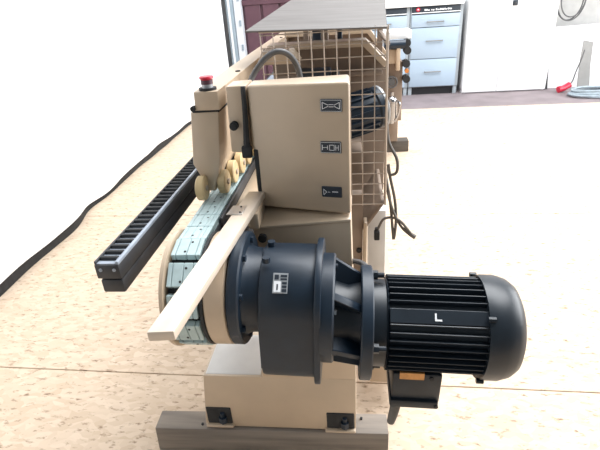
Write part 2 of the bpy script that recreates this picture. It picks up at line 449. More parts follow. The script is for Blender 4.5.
part('side_bolt', cyl(nbm(), (-0.305, 0.879, 0.914), 0.005, 0.012, 'y', 10), 'rubber', hbeam)
eb = nbm(); cyl(eb, (-0.276, 0.897, 0.947), 0.017, 0.005, 'z', 20)
stop = part('stop_button', eb, 'rubber', mc)
part('ring', cyl(nbm(), (-0.276, 0.897, 0.952), 0.011, 0.009, 'z', 20), 'silver', stop)
part('collar', cyl(nbm(), (-0.276, 0.897, 0.960), 0.0115, 0.008, 'z', 20), 'maroon', stop)
cap = nbm(); cyl(cap, (-0.276, 0.897, 0.9655), 0.0105, 0.004, 'z', 20, r2=0.0138)
cyl(cap, (-0.276, 0.897, 0.969), 0.0138, 0.003, 'z', 24, r2=0.0128)
part('push_cap', cap, 'red', stop, label='red mushroom cap')

# --- pressing rollers
def roller(x, y, z, r, wd, arm=True):
    b = nbm()
    lathe(b, [(x - wd / 2, 0.008), (x - wd / 2, r * 0.9), (x - wd / 2 + 0.002, r), (x + wd / 2 - 0.002, r), (x + wd / 2, r * 0.9), (x + wd / 2, 0.008)], y, z, 28)
    o = part('roller', b, 'cream', mc)
    h = nbm(); cyl(h, (x, y, z), 0.006, wd + 0.006, 'x', 12)
    part('axle', h, 'steel', o)
roller(-0.309, 0.866, 0.7535, 0.0255, 0.017)
for k, (x, y) in enumerate([(-0.272, 0.902), (-0.267, 0.962), (-0.263, 1.022), (-0.260, 1.085), (-0.257, 1.15), (-0.254, 1.22)]):
    roller(x, y, 0.7535, 0.0255, 0.017)
part('roller_arm', hexa(nbm(), [(-0.283, 0.895, 0.745), (-0.278, 0.895, 0.745), (-0.278, 1.25, 0.745), (-0.283, 1.25, 0.745),
                               (-0.283, 0.915, 0.785), (-0.278, 0.915, 0.785), (-0.278, 1.25, 0.80), (-0.283, 1.25, 0.80)], 0.001, 1), 'rubber', mc)

# --- conveyor chain: belt, pads on top and round the drive wheel
AY, AZ, AR = 0.700, 0.622, 0.092            # output shaft of the gear unit
px0, px1 = -0.309, -0.258
bm = nbm()
sec = []
for k in range(13):
    a = math.pi / 2 + math.pi * k / 12
    sec.append((AY + AR * math.cos(a), AZ + AR * math.sin(a)))
outline = sec + [(3.0, AZ - AR), (3.0, AZ + AR)]
prism(bm, outline, px0 - 0.002, px1 + 0.003, 'x')
chain = part('conveyor_chain', bm, 'rubber', mc)
def pad_mesh(wy):
    b = nbm(); W = px1 - px0
    for (u0, u1) in ((-0.5, -0.36), (-0.345, -0.08), (-0.065, 0.18), (0.195, 0.33), (0.345, 0.5)):
        box(b, u0 * W, u1 * W, -wy / 2, wy / 2, 0.002, 0.012, 0.0008, 1)
    box(b, -W / 2, W / 2, -wy / 2 + 0.0005, wy / 2 - 0.0005, 0.0, 0.0108)
    return mesh_of('pad', b, 'pad', False)
def hole_mesh():
    b = nbm()
    for (u, v) in ((0.006, 0.011), (-0.002, -0.012)):
        cyl(b, (u, v, 0.0118), 0.0022, 0.0012, 'z', 8)
    return mesh_of('pad_screw', b, 'rubber', False)
pm, hm = pad_mesh(0.0475), hole_mesh()
pc = mesh_of('pad', (lambda b: (box(b, -(px1 - px0) / 2, -0.018, -0.0205, 0.0205, 0.0, 0.0125, 0.001, 1), box(b, -0.017, 0.001, -0.0205, 0.0205, 0.0, 0.0125, 0.001, 1),
      box(b, 0.002, 0.017, -0.0205, 0.0205, 0.0, 0.0125, 0.001, 1), box(b, 0.018, (px1 - px0) / 2, -0.0205, 0.0205, 0.0, 0.0125, 0.001, 1), b)[-1])(nbm()), 'pad', False)
xm = (px0 + px1) / 2
for k in range(14):
    Tm = Tr(xm, 0.711 + 0.0255 - 0.016 + k * 0.0495, AZ + AR)
    inst('pad', pm, chain, Tm); inst('pad_screw', hm, chain, Tm)
for k in range(7):
    a = math.radians(15 + 30 * k)                # from the top, coming forward and down
    Tm = Tr(xm, AY - AR * math.sin(a), AZ + AR * math.cos(a)) @ Rx(a) @ Tr(0, 0, 0)
    inst('pad', pc, chain, Tm)
    inst('pad_screw', hm, chain, Tm @ Tr(0, 0, 0.0007))
# guard discs
dl = nbm(); lathe(dl, [(-0.323, 0.02), (-0.323, 0.104), (-0.321, 0.108), (-0.315, 0.108), (-0.313, 0.104), (-0.313, 0.02)], AY, AZ, 56)
part('guard_disc', dl, 'tan', mc)
dr = nbm(); lathe(dr, [(-0.2565, 0.02), (-0.2565, 0.100), (-0.254, 0.104), (-0.250, 0.104), (-0.248, 0.100), (-0.248, 0.02)], AY, AZ, 56)
part('rubber_edge', dr, 'rubber', mc)
dh = nbm(); lathe(dh, [(-0.2495, 0.02), (-0.2495, 0.100), (-0.246, 0.1035), (-0.214, 0.1035), (-0.212, 0.100), (-0.212, 0.02)], AY, AZ, 56)
part('drive_hub', dh, 'tan', mc)
# side rail of the chain
rl = nbm(); box(rl, -0.256, -0.249, 0.78, 2.9, 0.704, 0.725, 0.002)
part('chain_rail', rl, 'rail', mc)

tt = nbm(); box(tt, -0.250, -0.192, 0.815, 1.60, 0.690, 0.704, 0.002)
part('chain_tray', tt, 'tan', mc)

# --- tan guide bar in front and its aluminium plate
gb = nbm(); z0, z1 = 0.7235, 0.738
hexa(gb, [(-0.256, 0.430, z0), (-0.222, 0.433, z0), (-0.182, 0.88, z0), (-0.216, 0.88, z0),
          (-0.256, 0.430, z1), (-0.222, 0.433, z1), (-0.182, 0.88, z1), (-0.216, 0.88, z1)], 0.0015)
gbar = part('guide_bar', gb, 'bar', mc)
al = nbm(); hexa(al, [(-0.236, 0.765, z1), (-0.206, 0.765, z1), (-0.205, 0.805, z1), (-0.232, 0.805, z1),
                      (-0.236, 0.765, z1 + .002), (-0.206, 0.765, z1 + .002), (-0.205, 0.805, z1 + .002), (-0.232, 0.805, z1 + .002)], 0.0005, 1)
part('wear_plate', al, 'alu', gbar, label='grey aluminium wear plate')
for (x, y) in ((-0.214, 0.797), (-0.211, 0.772)):
    part('screw', cyl(nbm(), (x, y, z1 + 0.0025), 0.0018, 0.002, 'z', 10), 'rubber', gbar)
br = nbm(); hexa(br, [(-0.205, 0.80, 0.690), (-0.184, 0.80, 0.690), (-0.186, 0.885, 0.690), (-0.205, 0.885, 0.690),
                      (-0.212, 0.80, 0.7235), (-0.184, 0.80, 0.7235), (-0.186, 0.885, 0.7235), (-0.212, 0.885, 0.7235)], 0.002)
part('bar_bracket', br, 'tan', mc)

# --- gear motor, tilted a touch
TG = Tr(-0.2, 0.70, 0.62) @ Ry(math.radians(2.4)) @ Tr(0.2, -0.70, -0.62)
g1 = nbm(); lathe(g1, [(-0.212, 0.03), (-0.212, 0.100), (-0.209, 0.1035), (-0.194, 0.1035), (-0.191, 0.101), (-0.191, 0.03)], AY, AZ, 56)
gfl = part('output_flange', g1, 'gear', mc, T=TG)
for k in range(8):
    a = math.radians(22.5 + 45 * k)
    part('flange_bolt', cyl(nbm(), (-0.189, AY + 0.088 * math.cos(a), AZ + 0.088 * math.sin(a)), 0.006, 0.006, 'x', 6), 'gear', gfl, T=TG)
g2 = nbm(); lathe(g2, [(-0.193, 0.084), (-0.182, 0.078), (-0.150, 0.076)], AY, AZ - 0.004, 48)
part('gear_neck', g2, 'gear', mc, T=TG)
def rrect(y0, y1, z0, z1, rt, rb, n=8):
    o = []
    for (cy, cz, r, a0) in ((y1 - rt, z1 - rt, rt, 0), (y0 + rt, z1 - rt, rt, 90), (y0 + rb, z0 + rb, rb, 180), (y1 - rb, z0 + rb, rb, 270)):
        for k in range(n + 1):
            a = math.radians(a0 + 90 * k / n); o.append((cy + r * math.cos(a), cz + r * math.sin(a)))
    return o
g3 = nbm(); prism(g3, rrect(0.612, 0.794, 0.474, 0.700, 0.085, 0.035), -0.162, -0.064, 'x', 0.005)
gcase = part('gear_case', g3, 'gear', mc, T=TG)
g4 = nbm(); prism(g4, rrect(0.604, 0.804, 0.462, 0.710, 0.09, 0.04), -0.067, -0.056, 'x', 0.002)
part('case_flange', g4, 'gear', mc, T=TG)
g5 = nbm(); lathe(g5, [(-0.058, 0.100), (-0.037, 0.100), (-0.034, 0.097), (-0.034, 0.05)], AY, 0.584, 48)
part('bearing_cover', g5, 'gear', mc, T=TG)
for k in range(6):
    a = math.radians(30 + 60 * k)
    part('cover_bolt', cyl(nbm(), (-0.036, AY + 0.086 * math.cos(a), 0.585 + 0.086 * math.sin(a)), 0.006, 0.012, 'x', 6), 'chrome' if k == 2 else 'gear', gcase, T=TG)
for (yy, zz) in ((0.66, 0.706), (0.72, 0.704)):
    part('lifting_plug', cyl(nbm(), (-0.150, yy, zz), 0.007, 0.009, 'z', 8), 'gear', gcase, T=TG)
# type plate on the rounded shoulder of the case
nd = math.radians(135)
Tp = TG @ Tr(-0.124, 0.697 + 0.0853 * math.cos(nd), 0.615 + 0.0853 * math.sin(nd)) @ Rx(math.radians(45))
tp = nbm(); box(tp, -0.0125, 0.0125, -0.017, 0.017, -0.001, 0.0012)
part('type_plate', tp, 'silver', gcase, T=Tp, smooth=False)
tw = nbm(); box(tw, -0.0105, 0.001, -0.015, 0.003, 0.0010, 0.0017)
part('plate_print', tw, 'white', gcase, T=Tp, smooth=False)
tb = nbm()
for (x0, x1, y0, y1) in ((0.003, 0.011, -0.015, -0.010), (0.003, 0.011, -0.008, -0.004), (0.003, 0.011, -0.002, 0.002), (-0.010, -0.003, 0.006, 0.014), (0.0, 0.011, 0.005, 0.008), (0.0, 0.011, 0.010, 0.014), (-0.006, -0.0035, -0.012, -0.002)):
    box(tb, x0, x1, y0, y1, 0.0012, 0.0020)
part('plate_print', tb, 'label', gcase, T=Tp, smooth=False)
# lantern between gear and motor
MZ = 0.554
ln = nbm(); lathe(ln, [(-0.039, 0.072), (-0.01, 0.062), (0.014, 0.068)], AY, 0.565, 40)
lan = part('lantern', ln, 'motor', mc, T=TG)
for k in range(6):
    a = math.radians(10 + 60 * k); ca, sa = math.cos(a), math.sin(a)
    b = nbm()
    p = []
    for r, s in ((0.060, -1), (0.060, 1)):
        pass
    w2 = 0.007; t = Vector((0, -sa, ca)); rr = Vector((0, ca, sa))
    c0 = Vector((-0.039, AY, 0.580)); c1 = Vector((0.014, AY, MZ + 0.003))
    ring = lambda c, ro: [c + rr * 0.055 - t * w2, c + rr * ro - t * w2, c + rr * ro + t * w2, c + rr * 0.055 + t * w2]
    hexa(b, ring(c0, 0.099) + ring(c1, 0.088), 0.0015, 1)
    bmesh.ops.recalc_face_normals(b, faces=b.faces[:])
    part('lantern_rib', b, 'gear', lan, T=TG)
g6 = nbm(); lathe(g6, [(0.012, 0.04), (0.012, 0.103), (0.014, 0.105), (0.031, 0.105), (0.033, 0.103), (0.033, 0.04)], AY, MZ, 56)
mfl = part('motor_flange', g6, 'gear', mc, T=TG)
for k in range(4):
    a = math.radians(80 + 90 * k) if k % 2 == 0 else math.radians(80 + 90 * k)
    b = nbm(); cy_, cz_ = AY + 0.094 * math.cos(a), MZ + 0.094 * math.sin(a)
    cyl(b, (0.037, cy_, cz_), 0.0085, 0.010, 'x', 6); cyl(b, (0.047, cy_, cz_), 0.005, 0.014, 'x', 10)
    part('flange_bolt', b, 'motor', mfl, T=TG)
# motor body
mb = nbm(); lathe(mb, [(0.032, 0.080), (0.056, 0.080), (0.058, 0.084), (0.062, 0.078), (0.226, 0.078), (0.230, 0.080)], AY, MZ, 56)
motor = part('motor_body', mb, 'motor', mc, T=TG)
fin = mesh_of('cooling_fin', hexa(nbm(), [(0.060, -0.0022, 0.074), (0.228, -0.0022, 0.074), (0.228, 0.0022, 0.074), (0.060, 0.0022, 0.074),
                                          (0.060, -0.0012, 0.0895), (0.228, -0.0012, 0.0895), (0.228, 0.0012, 0.0895), (0.060, 0.0012, 0.0895)], 0.0008, 1), 'motor', False)
nf = 40
padang = 44.0                                     # degrees from straight up, towards the viewer
for k in range(nf):
    a = 360.0 * k / nf
    d = (a - padang + 180) % 360 - 180
    if abs(d) < 9.5 or 118 < a < 152: continue
    inst('cooling_fin', fin, motor, TG @ Tr(0, AY, MZ) @ Rx(math.radians(a)))
# smooth band for the rating plate
bp = nbm(); box(bp, 0.060, 0.228, -0.0125, 0.0125, 0.070, 0.0875, 0.001, 1)
Tb = TG @ Tr(0, AY, MZ) @ Rx(math.radians(padang))
part('plate_band', bp, 'motor', motor, T=Tb)
lm = nbm(); box(lm, 0.134, 0.137, -0.0045, 0.006, 0.0874, 0.0882); box(lm, 0.134, 0.1455, -0.007, -0.004, 0.0874, 0.0882)
part('letter_mark', lm, 'white', motor, T=Tb, label='white letter L', smooth=False)
# fan cowl
fc = nbm(); lathe(fc, [(0.222, 0.0935), (0.230, 0.0945), (0.252, 0.0945), (0.270, 0.089), (0.282, 0.080), (0.288, 0.068), (0.289, 0.02)], AY, MZ, 56)
cowl = part('fan_cowl', fc, 'motor', mc, T=TG)
for k in range(4):
    a = math.radians(45 + 90 * k)
    part('cowl_screw', cyl(nbm(), (0.224, AY + 0.0955 * math.cos(a), MZ + 0.0955 * math.sin(a)), 0.005, 0.012, 'x', 8), 'motor', cowl, T=TG)
for k in range(5):
    q = nbm(); r = 0.012 + 0.012 * k
    tube(q, [(0.2895, AY + r * math.cos(2 * math.pi * i / 24), MZ + r * math.sin(2 * math.pi * i / 24)) for i in range(25)], 0.0016, 6, smooth=False)
    part('grille_ring', q, 'rubber', cowl, T=TG)
# terminal box below the motor
tbx = nbm(); box(tbx, 0.073, 0.159, 0.628, 0.735, 0.428, 0.498, 0.004)
term = part('terminal_box', tbx, 'motor', mc, T=TG)
part('box_lid', box(nbm(), 0.070, 0.157, 0.622, 0.735, 0.420, 0.438, 0.004), 'motor', term, T=TG)
part('box_label', box(nbm(), 0.084, 0.127, 0.6255, 0.630, 0.487, 0.5025, 0.0006, 1), 'brass', term, T=TG, label='copper coloured label')
part('box_screw', cyl(nbm(), (0.140, 0.6275, 0.490), 0.004, 0.004, 'y', 10), 'rubber', term, T=TG)
part('box_screw', cyl(nbm(), (0.153, 0.6235, 0.428), 0.004, 0.006, 'y', 10), 'rubber', term, T=TG)
cg = nbm(); tube(cg, [(0.084, 0.634, 0.432), (0.081, 0.630, 0.408), (0.077, 0.626, 0.388), (0.075, 0.625, 0.378)], lambda t: 0.0105 - 0.0035 * t, 12)
part('cable_gland', cg, 'cable', term, T=TG)
# conduit from the lantern round the back of the column
cd = nbm(); tube(cd, [(0.032, 0.76, 0.585), (0.030, 0.79, 0.598), (0.020, 0.815, 0.598), (0.008, 0.835, 0.592), (-0.006, 0.85, 0.585)], 0.006, 10)
part('conduit', cd, 'conduit', mc)

# --- black support rail beside the chain
sr = nbm(); box(sr, -0.4160, -0.3745, 0.600, 3.2, 0.7045, 0.731, 0.002)
srail = part('support_rail', sr, 'rail', mc)
part('rail_foot', box(nbm(), -0.4140, -0.3755, 0.603, 3.2, 0.676, 0.701, 0.003), 'rail', srail)
part('rail_web', box(nbm(), -0.4110, -0.3770, 0.606, 3.2, 0.699, 0.706), 'rubber', srail)
part('lip', box(nbm(), -0.3805, -0.3745, 0.602, 3.2, 0.729, 0.7365, 0.002), 'railtop', srail)
part('lip', box(nbm(), -0.4160, -0.4125, 0.602, 3.2, 0.729, 0.7365, 0.001, 1), 'rail', srail)
part('belt_bed', box(nbm(), -0.4125, -0.3805, 0.604, 3.2, 0.728, 0.7315), 'railtop', srail)
tooth = mesh_of('belt_tooth', hexa(nbm(), [(-0.0155, -0.0052, 0), (0.0155, -0.0052, 0), (0.0155, 0.0052, 0), (-0.0155, 0.0052, 0),
                                           (-0.0155, -0.0032, 0.006), (0.0155, -0.0032, 0.006), (0.0155, 0.0032, 0.006), (-0.0155, 0.0032, 0.006)], 0.0008, 1), 'rubber', False)
for k in range(60):
    inst('belt_tooth', tooth, srail, Tr(-0.3965, 0.618 + 0.0195 * k, 0.731))
for x in (-0.406, -0.383):
    part('end_screw', cyl(nbm(), (x, 0.600, 0.722), 0.003, 0.003, 'y', 8), 'railtop', srail)
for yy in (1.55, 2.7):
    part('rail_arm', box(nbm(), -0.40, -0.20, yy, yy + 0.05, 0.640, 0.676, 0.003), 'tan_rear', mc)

# --- rear body: octagonal end frames, long body, floor rails and legs
def octo(s=1.0, top=0.966, right=0.112):
    return [(-0.26, 0.30), (0.028, 0.30), (0.028, 0.355), (0.106, 0.470), (right, 0.905), (0.046, top), (-0.245, top)]
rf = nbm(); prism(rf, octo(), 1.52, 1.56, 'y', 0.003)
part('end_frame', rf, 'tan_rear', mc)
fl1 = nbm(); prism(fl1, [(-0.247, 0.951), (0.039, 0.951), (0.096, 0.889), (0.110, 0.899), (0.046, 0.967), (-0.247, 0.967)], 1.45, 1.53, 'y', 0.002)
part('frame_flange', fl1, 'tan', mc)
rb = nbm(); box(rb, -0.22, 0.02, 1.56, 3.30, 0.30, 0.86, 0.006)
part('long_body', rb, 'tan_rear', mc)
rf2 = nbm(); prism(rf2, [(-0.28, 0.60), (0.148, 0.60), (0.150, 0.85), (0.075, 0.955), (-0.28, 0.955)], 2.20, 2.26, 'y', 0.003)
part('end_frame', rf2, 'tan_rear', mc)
fl2 = nbm(); prism(fl2, [(-0.28, 0.936), (0.07, 0.936), (0.138, 0.846), (0.150, 0.856), (0.076, 0.957), (-0.28, 0.957)], 2.10, 2.21, 'y', 0.002)
part('frame_flange', fl2, 'tan', mc)
part('cross_beam', box(nbm(), -0.24, 0.095, 1.49, 1.525, 0.862, 0.876, 0.003), 'tan_rear', mc)
part('gusset', prism(nbm(), [(-0.250, 0.935), (-0.140, 0.935), (-0.165, 0.968), (-0.235, 0.968)], 1.28, 1.40, 'y', 0.002), 'tan', mc)
part('stay', box(nbm(), -0.095, -0.072, 1.60, 1.64, 0.86, 1.000, 0.002), 'tan_rear', mc)
for (x, wd) in ((-0.13, 0.035), (-0.045, 0.016)):
    part('relay', box(nbm(), x, x + wd, 1.70, 1.76, 0.86, 0.995, 0.003), 'gear', mc)
# legs and long floor rails
for (x0, x1, y0, y1, z1) in ((0.050, 0.108, 1.40, 1.47, 0.445), (-0.30, -0.24, 1.45, 1.52, 0.62), (0.05, 0.115, 2.9, 2.97, 0.45), (-0.30, -0.24, 2.9, 2.97, 0.62)):
    part('leg', box(nbm(), x0, x1, y0, y1, 0.0855, z1, 0.003), 'dusty_lit_tan', mc)  # pale colour stands in for light falling on tan legs
part('floor_rail', box(nbm(), 0.04, 0.135, 1.00, 3.45, 0.0865, 0.16, 0.004), 'tan', mc)
part('floor_rail', box(nbm(), -0.32, -0.22, 1.02, 3.45, 0.0865, 0.16, 0.004), 'tan', mc)
part('strut', hexa(nbm(), [(0.024, 1.20, 0.16), (0.034, 1.20, 0.16), (0.034, 1.24, 0.16), (0.024, 1.24, 0.16), (0.030, 1.20, 0.50), (0.040, 1.20, 0.50), (0.040, 1.24, 0.50), (0.030, 1.24, 0.50)], 0.002), 'tan', mc)
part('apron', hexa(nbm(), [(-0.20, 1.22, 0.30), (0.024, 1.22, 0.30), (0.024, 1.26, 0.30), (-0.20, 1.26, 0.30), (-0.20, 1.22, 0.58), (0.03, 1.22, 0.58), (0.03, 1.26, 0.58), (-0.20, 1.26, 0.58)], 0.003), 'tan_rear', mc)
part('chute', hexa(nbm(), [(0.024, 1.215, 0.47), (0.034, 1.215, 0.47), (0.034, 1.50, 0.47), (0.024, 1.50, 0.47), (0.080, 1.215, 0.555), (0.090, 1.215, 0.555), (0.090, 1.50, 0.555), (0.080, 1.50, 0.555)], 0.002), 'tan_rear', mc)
part('cable_hole', cyl(nbm(), (0.016, 1.218, 0.40), 0.008, 0.006, 'y', 12), 'rubber', mc)

# --- mesh guard and the sheet above it
GY = 1.20
mg = nbm(); gx0, gx1, gz0, gz1 = -0.222, 0.086, 0.556, 1.022
guard = part('mesh_guard', tube(mg, [(gx0, GY, gz1), (gx1, GY, gz1 - 0.004), (gx1 + 0.004, GY, gz0)], 0.0028, 8, smooth=False), 'steel', mc)
nxw = 10; nzw = 15
wv = mesh_of('wire', tube(nbm(), [(0, 0, gz0), (0, 0, gz1)], 0.0015, 6, smooth=False), 'steel')
wh = mesh_of('wire', tube(nbm(), [(gx0, 0, 0), (gx1 + 0.003, 0, 0)], 0.0015, 6, smooth=False), 'steel')
for k in range(nxw + 1):
    inst('wire', wv, guard, Tr(gx0 + 0.003 + (gx1 - gx0) * k / nxw, GY, 0))
for k in range(nzw + 1):
    inst('wire', wh, guard, Tr(0, GY + 0.003, gz0 + 0.002 + (gz1 - gz0 - 0.01) * k / nzw))
part('guard_post', box(nbm(), 0.084, 0.094, GY + 0.004, GY + 0.34, 0.975, 0.985, 0.001, 1), 'tan_rear', mc)
part('guard_side', box(nbm(), 0.088, 0.0915, GY, GY + 0.045, 0.56, 1.005, 0.001, 1), 'tan_rear', mc)
sh = nbm()
hexa(sh, [(-0.254, 1.19, 1.0235), (0.085, 1.19, 1.0145), (0.132, 2.02, 1.081), (-0.200, 2.02, 1.093),
          (-0.254, 1.19, 1.0275), (0.085, 1.19, 1.0185), (0.132, 2.02, 1.085), (-0.200, 2.02, 1.097)], 0.001, 1)
cover = part('cover_sheet', sh, 'sheet', mc, label='grey brown sheet metal lid')
for (x, y, z) in ((-0.18, 1.9, 1.085), (0.10, 1.9, 1.073)):
    part('lid_post', box(nbm(), x, x + 0.02, y, y + 0.02, 0.85, z, 0.001, 1), 'tan_rear', mc)

# --- things seen through the guard: grinding motor, control units, hose
Tq = Tr(0.036, 1.36, 0.782) @ Ry(math.radians(-10)) @ Rz(math.radians(24))
q = nbm(); lathe(q, [(-0.085, 0.03), (-0.085, 0.050), (-0.07, 0.056), (0.025, 0.056), (0.030, 0.060), (0.045, 0.060), (0.056, 0.050), (0.062, 0.03)], 0, 0, 32)
sp = part('spindle_motor', q, 'gear', mc, T=Tq)
q = nbm(); lathe(q, [(0.044, 0.058), (0.046, 0.0615), (0.052, 0.0615), (0.056, 0.055)], 0, 0, 32)
part('end_ring', q, 'silver', sp, T=Tq)
for k in range(18):
    q = nbm(); box(q, -0.066, 0.022, -0.0015, 0.0015, 0.054, 0.063)
    part('cooling_fin', q, 'gear', sp, T=Tq @ Rx(2 * math.pi * k / 18), smooth=False)
part('spindle_bracket', box(nbm(), -0.02, 0.03, 1.36, 1.53, 0.60, 0.66, 0.004), 'tan_rear', mc)
part('switch_unit', box(nbm(), -0.145, -0.055, 1.30, 1.36, 0.84, 0.912, 0.004), 'gear', mc)
part('switch_unit', box(nbm(), -0.052, -0.033, 1.30, 1.36, 0.83, 0.905, 0.004), 'rubber', mc)
part('switch_unit', box(nbm(), -0.030, -0.004, 1.30, 1.36, 0.835, 0.885, 0.004), 'rubber', mc)
part('unit_label', box(nbm(), -0.042, -0.034, 1.297, 1.301, 0.885, 0.897), 'white', mc)
part('unit_shelf', box(nbm(), -0.20, -0.03, 1.28, 1.52, 0.805, 0.835, 0.003), 'tan_rear', mc)
hs = nbm(); tube(hs, [(-0.240, 1.06, 0.900), (-0.227, 1.09, 0.934), (-0.200, 1.10, 0.968), (-0.170, 1.11, 0.985), (-0.142, 1.12, 0.976), (-0.124, 1.13, 0.944), (-0.118, 1.14, 0.890), (-0.12, 1.2, 0.82)], 0.0068, 12)
part('hose', hs, 'conduit', mc)

# --- far right fittings of the machine
bx = nbm(); box(bx, 0.225, 0.335, 3.20, 3.36, 0.28, 0.665, 0.005)
farb = part('side_bracket', bx, 'tan_rear', mc)
part('bracket_top', box(nbm(), 0.215, 0.300, 3.16, 3.30, 0.660, 0.770, 0.004), 'tan', farb)
part('bracket_rib', box(nbm(), 0.285, 0.310, 3.13, 3.20, 0.62, 0.78, 0.004), 'tan', farb)
part('bracket_arm', box(nbm(), 0.0, 0.24, 3.22, 3.32, 0.40, 0.62, 0.005), 'tan_rear', farb)
part('bracket_foot', box(nbm(), 0.25, 0.33, 3.36, 3.44, 0.0865, 0.42, 0.005), 'tan_rear', farb)
part('white_box', box(nbm(), 0.215, 0.385, 3.22, 3.40, 0.800, 0.850, 0.004), 'whitegloss', farb)
part('pipe', cyl(nbm(), (0.275, 3.15, 0.775), 0.028, 0.13, 'x', 16), 'gear', farb)
for k, z in enumerate((0.780, 0.735, 0.655, 0.560)):
    part('fitting', cyl(nbm(), (0.352 + 0.004 * (k % 2), 3.19, z), 0.024, 0.07, 'y', 14), 'orange' if k == 2 and False else 'rubber', farb)
part('fitting', cyl(nbm(), (0.356, 3.17, 0.612), 0.013, 0.04, 'y', 14), 'orange', farb)
tg = nbm(); tube(tg, [(0.262 + 0.034 * math.cos(2 * math.pi * i / 20), 3.16, 0.545 + 0.034 * math.sin(2 * math.pi * i / 20)) for i in range(21)], 0.006, 8, smooth=False)
cyl(tg, (0.262, 3.17, 0.545), 0.024, 0.03, 'y', 18)
part('gauge', tg, 'conduit', farb)
vx = nbm(); cyl(vx, (0.262, 3.12, 0.375), 0.038, 0.10, 'z', 16); uv_ball(vx, (0.262, 3.12, 0.43), 0.036); cyl(vx, (0.262, 3.12, 0.46), 0.012, 0.06, 'z', 10); cyl(vx, (0.262, 3.12, 0.31), 0.018, 0.05, 'z', 10)
part('filter_valve', vx, 'chrome', farb, label='chrome filter valve')
vh = nbm(); tube(vh, [(0.285, 3.10, 0.44), (0.310, 3.09, 0.42), (0.306, 3.09, 0.36), (0.285, 3.10, 0.30)], 0.007, 8)
part('valve_handle', vh, 'chrome', farb)

# --- hanging cables with plug
c1 = nbm(); tube(c1, [(0.100, 1.34, 0.750), (0.106, 1.32, 0.70), (0.128, 1.30, 0.655), (0.128, 1.30, 0.615), (0.108, 1.30, 0.610), (0.104, 1.30, 0.640), (0.110, 1.30, 0.60), (0.125, 1.30, 0.53), (0.131, 1.30, 0.46), (0.126, 1.30, 0.395), (0.122, 1.30, 0.42), (0.112, 1.30, 0.52), (0.098, 1.32, 0.60)], 0.0045, 8)
cb = part('hanging_cable', c1, 'cable', mc)
c2 = nbm(); tube(c2, [(0.097, 1.32, 0.62), (0.104, 1.30, 0.555), (0.122, 1.29, 0.490), (0.150, 1.28, 0.440), (0.180, 1.27, 0.418), (0.176, 1.27, 0.424), (0.145, 1.28, 0.462), (0.120, 1.29, 0.472), (0.093, 1.29, 0.468), (0.078, 1.29, 0.440), (0.073, 1.29, 0.425)], 0.0042, 8)
part('hanging_cable', c2, 'cable', mc)
c3 = nbm(); tube(c3, [(0.150, 1.279, 0.441), (0.168, 1.274, 0.427), (0.187, 1.268, 0.415)], lambda t: 0.005 + 0.003 * t, 8)
part('cable_end', c3, 'cable', mc)
pg = nbm(); box(pg, 0.064, 0.081, 1.28, 1.30, 0.398, 0.428, 0.003); cyl(pg, (0.072, 1.29, 0.432), 0.006, 0.012, 'z', 10)
part('plug', pg, 'rubber', mc, label='black plug end')

# ------------------------------------------------------------------ drawer units by the back wall
def drawer_unit(x0, x1, label, mark):
    t = thing('drawer_unit', ((x0 + x1) / 2, 5.72, -BT), label, 'drawer unit', 'drawer units by the back wall')
    b = nbm(); box(b, x0, x1, 5.44, 6.02, 0.075, 0.90, 0.004)
    part('carcass', b, 'cabside', t)
    part('plinth', box(nbm(), x0 + 0.02, x1 - 0.06, 5.47, 6.0, -BT, 0.078), 'black', t)
    for xx in (x0 + 0.005, x1 - 0.045):
        part('foot', box(nbm(), xx, xx + 0.04, 5.45, 5.50, -BT, 0.078, 0.003), 'cabside', t)
    for (z0, z1) in ((0.085, 0.372), (0.380, 0.690), (0.698, 0.818)):
        d = part('drawer_front', box(nbm(), x0 + 0.012, x1 - 0.035, 5.420, 5.445, z0, z1, 0.003), 'cabinet', t)
        xm_ = (x0 + x1) / 2 - 0.012; zz = z1 - 0.13 if z1 - z0 > 0.2 else z0 + 0.05
        h = nbm(); tube(h, [(xm_ - 0.085, 5.42, zz), (xm_ - 0.085, 5.40, zz), (xm_ + 0.085, 5.40, zz), (xm_ + 0.085, 5.42, zz)], 0.006, 8, smooth=False)
        part('handle', h, 'greyboard', d)
    fb = part('fascia', box(nbm(), x0 + 0.012, x1 - 0.035, 5.424, 5.445, 0.826, 0.898, 0.003), 'label', t, label='black fascia strip with light print')
    part('fascia_line', box(nbm(), x0 + 0.012, x1 - 0.035, 5.4215, 5.426, 0.834, 0.841), 'whitegloss', fb)
    if mark:
        part('red_mark', cyl(nbm(), (x0 + 0.075, 5.4225, 0.872), 0.020, 0.004, 'y', 20), 'red', fb)
        part('mark_print', box(nbm(), x0 + 0.069, x0 + 0.082, 5.419, 5.4225, 0.866, 0.878), 'white', fb)
        tl = nbm(); xx = x0 + 0.14
        random.seed(3)
        while xx < x1 - 0.14:
            l = random.uniform(0.008, 0.022); box(tl, xx, xx + l, 5.4215, 5.4245, 0.856, 0.856 + random.choice((0.010, 0.013, 0.016))); xx += l + random.choice((0.006, 0.006, 0.016))
        part('lettering', tl, 'white', fb, smooth=False)
    return t
drawer_unit(0.630, 1.170, 'pale grey three drawer unit with red dot on black fascia beside white cupboard', True)
drawer_unit(0.085, 0.625, 'pale grey drawer unit half hidden behind the machine end', False)
wt = nbm(); box(wt, 0.06, 1.165, 5.40, 6.05, 0.902, 0.942, 0.004)
single('worktop', wt, 'whitegloss', (0.61, 5.72, 0.901), 'white worktop lying across both drawer units', 'worktop')

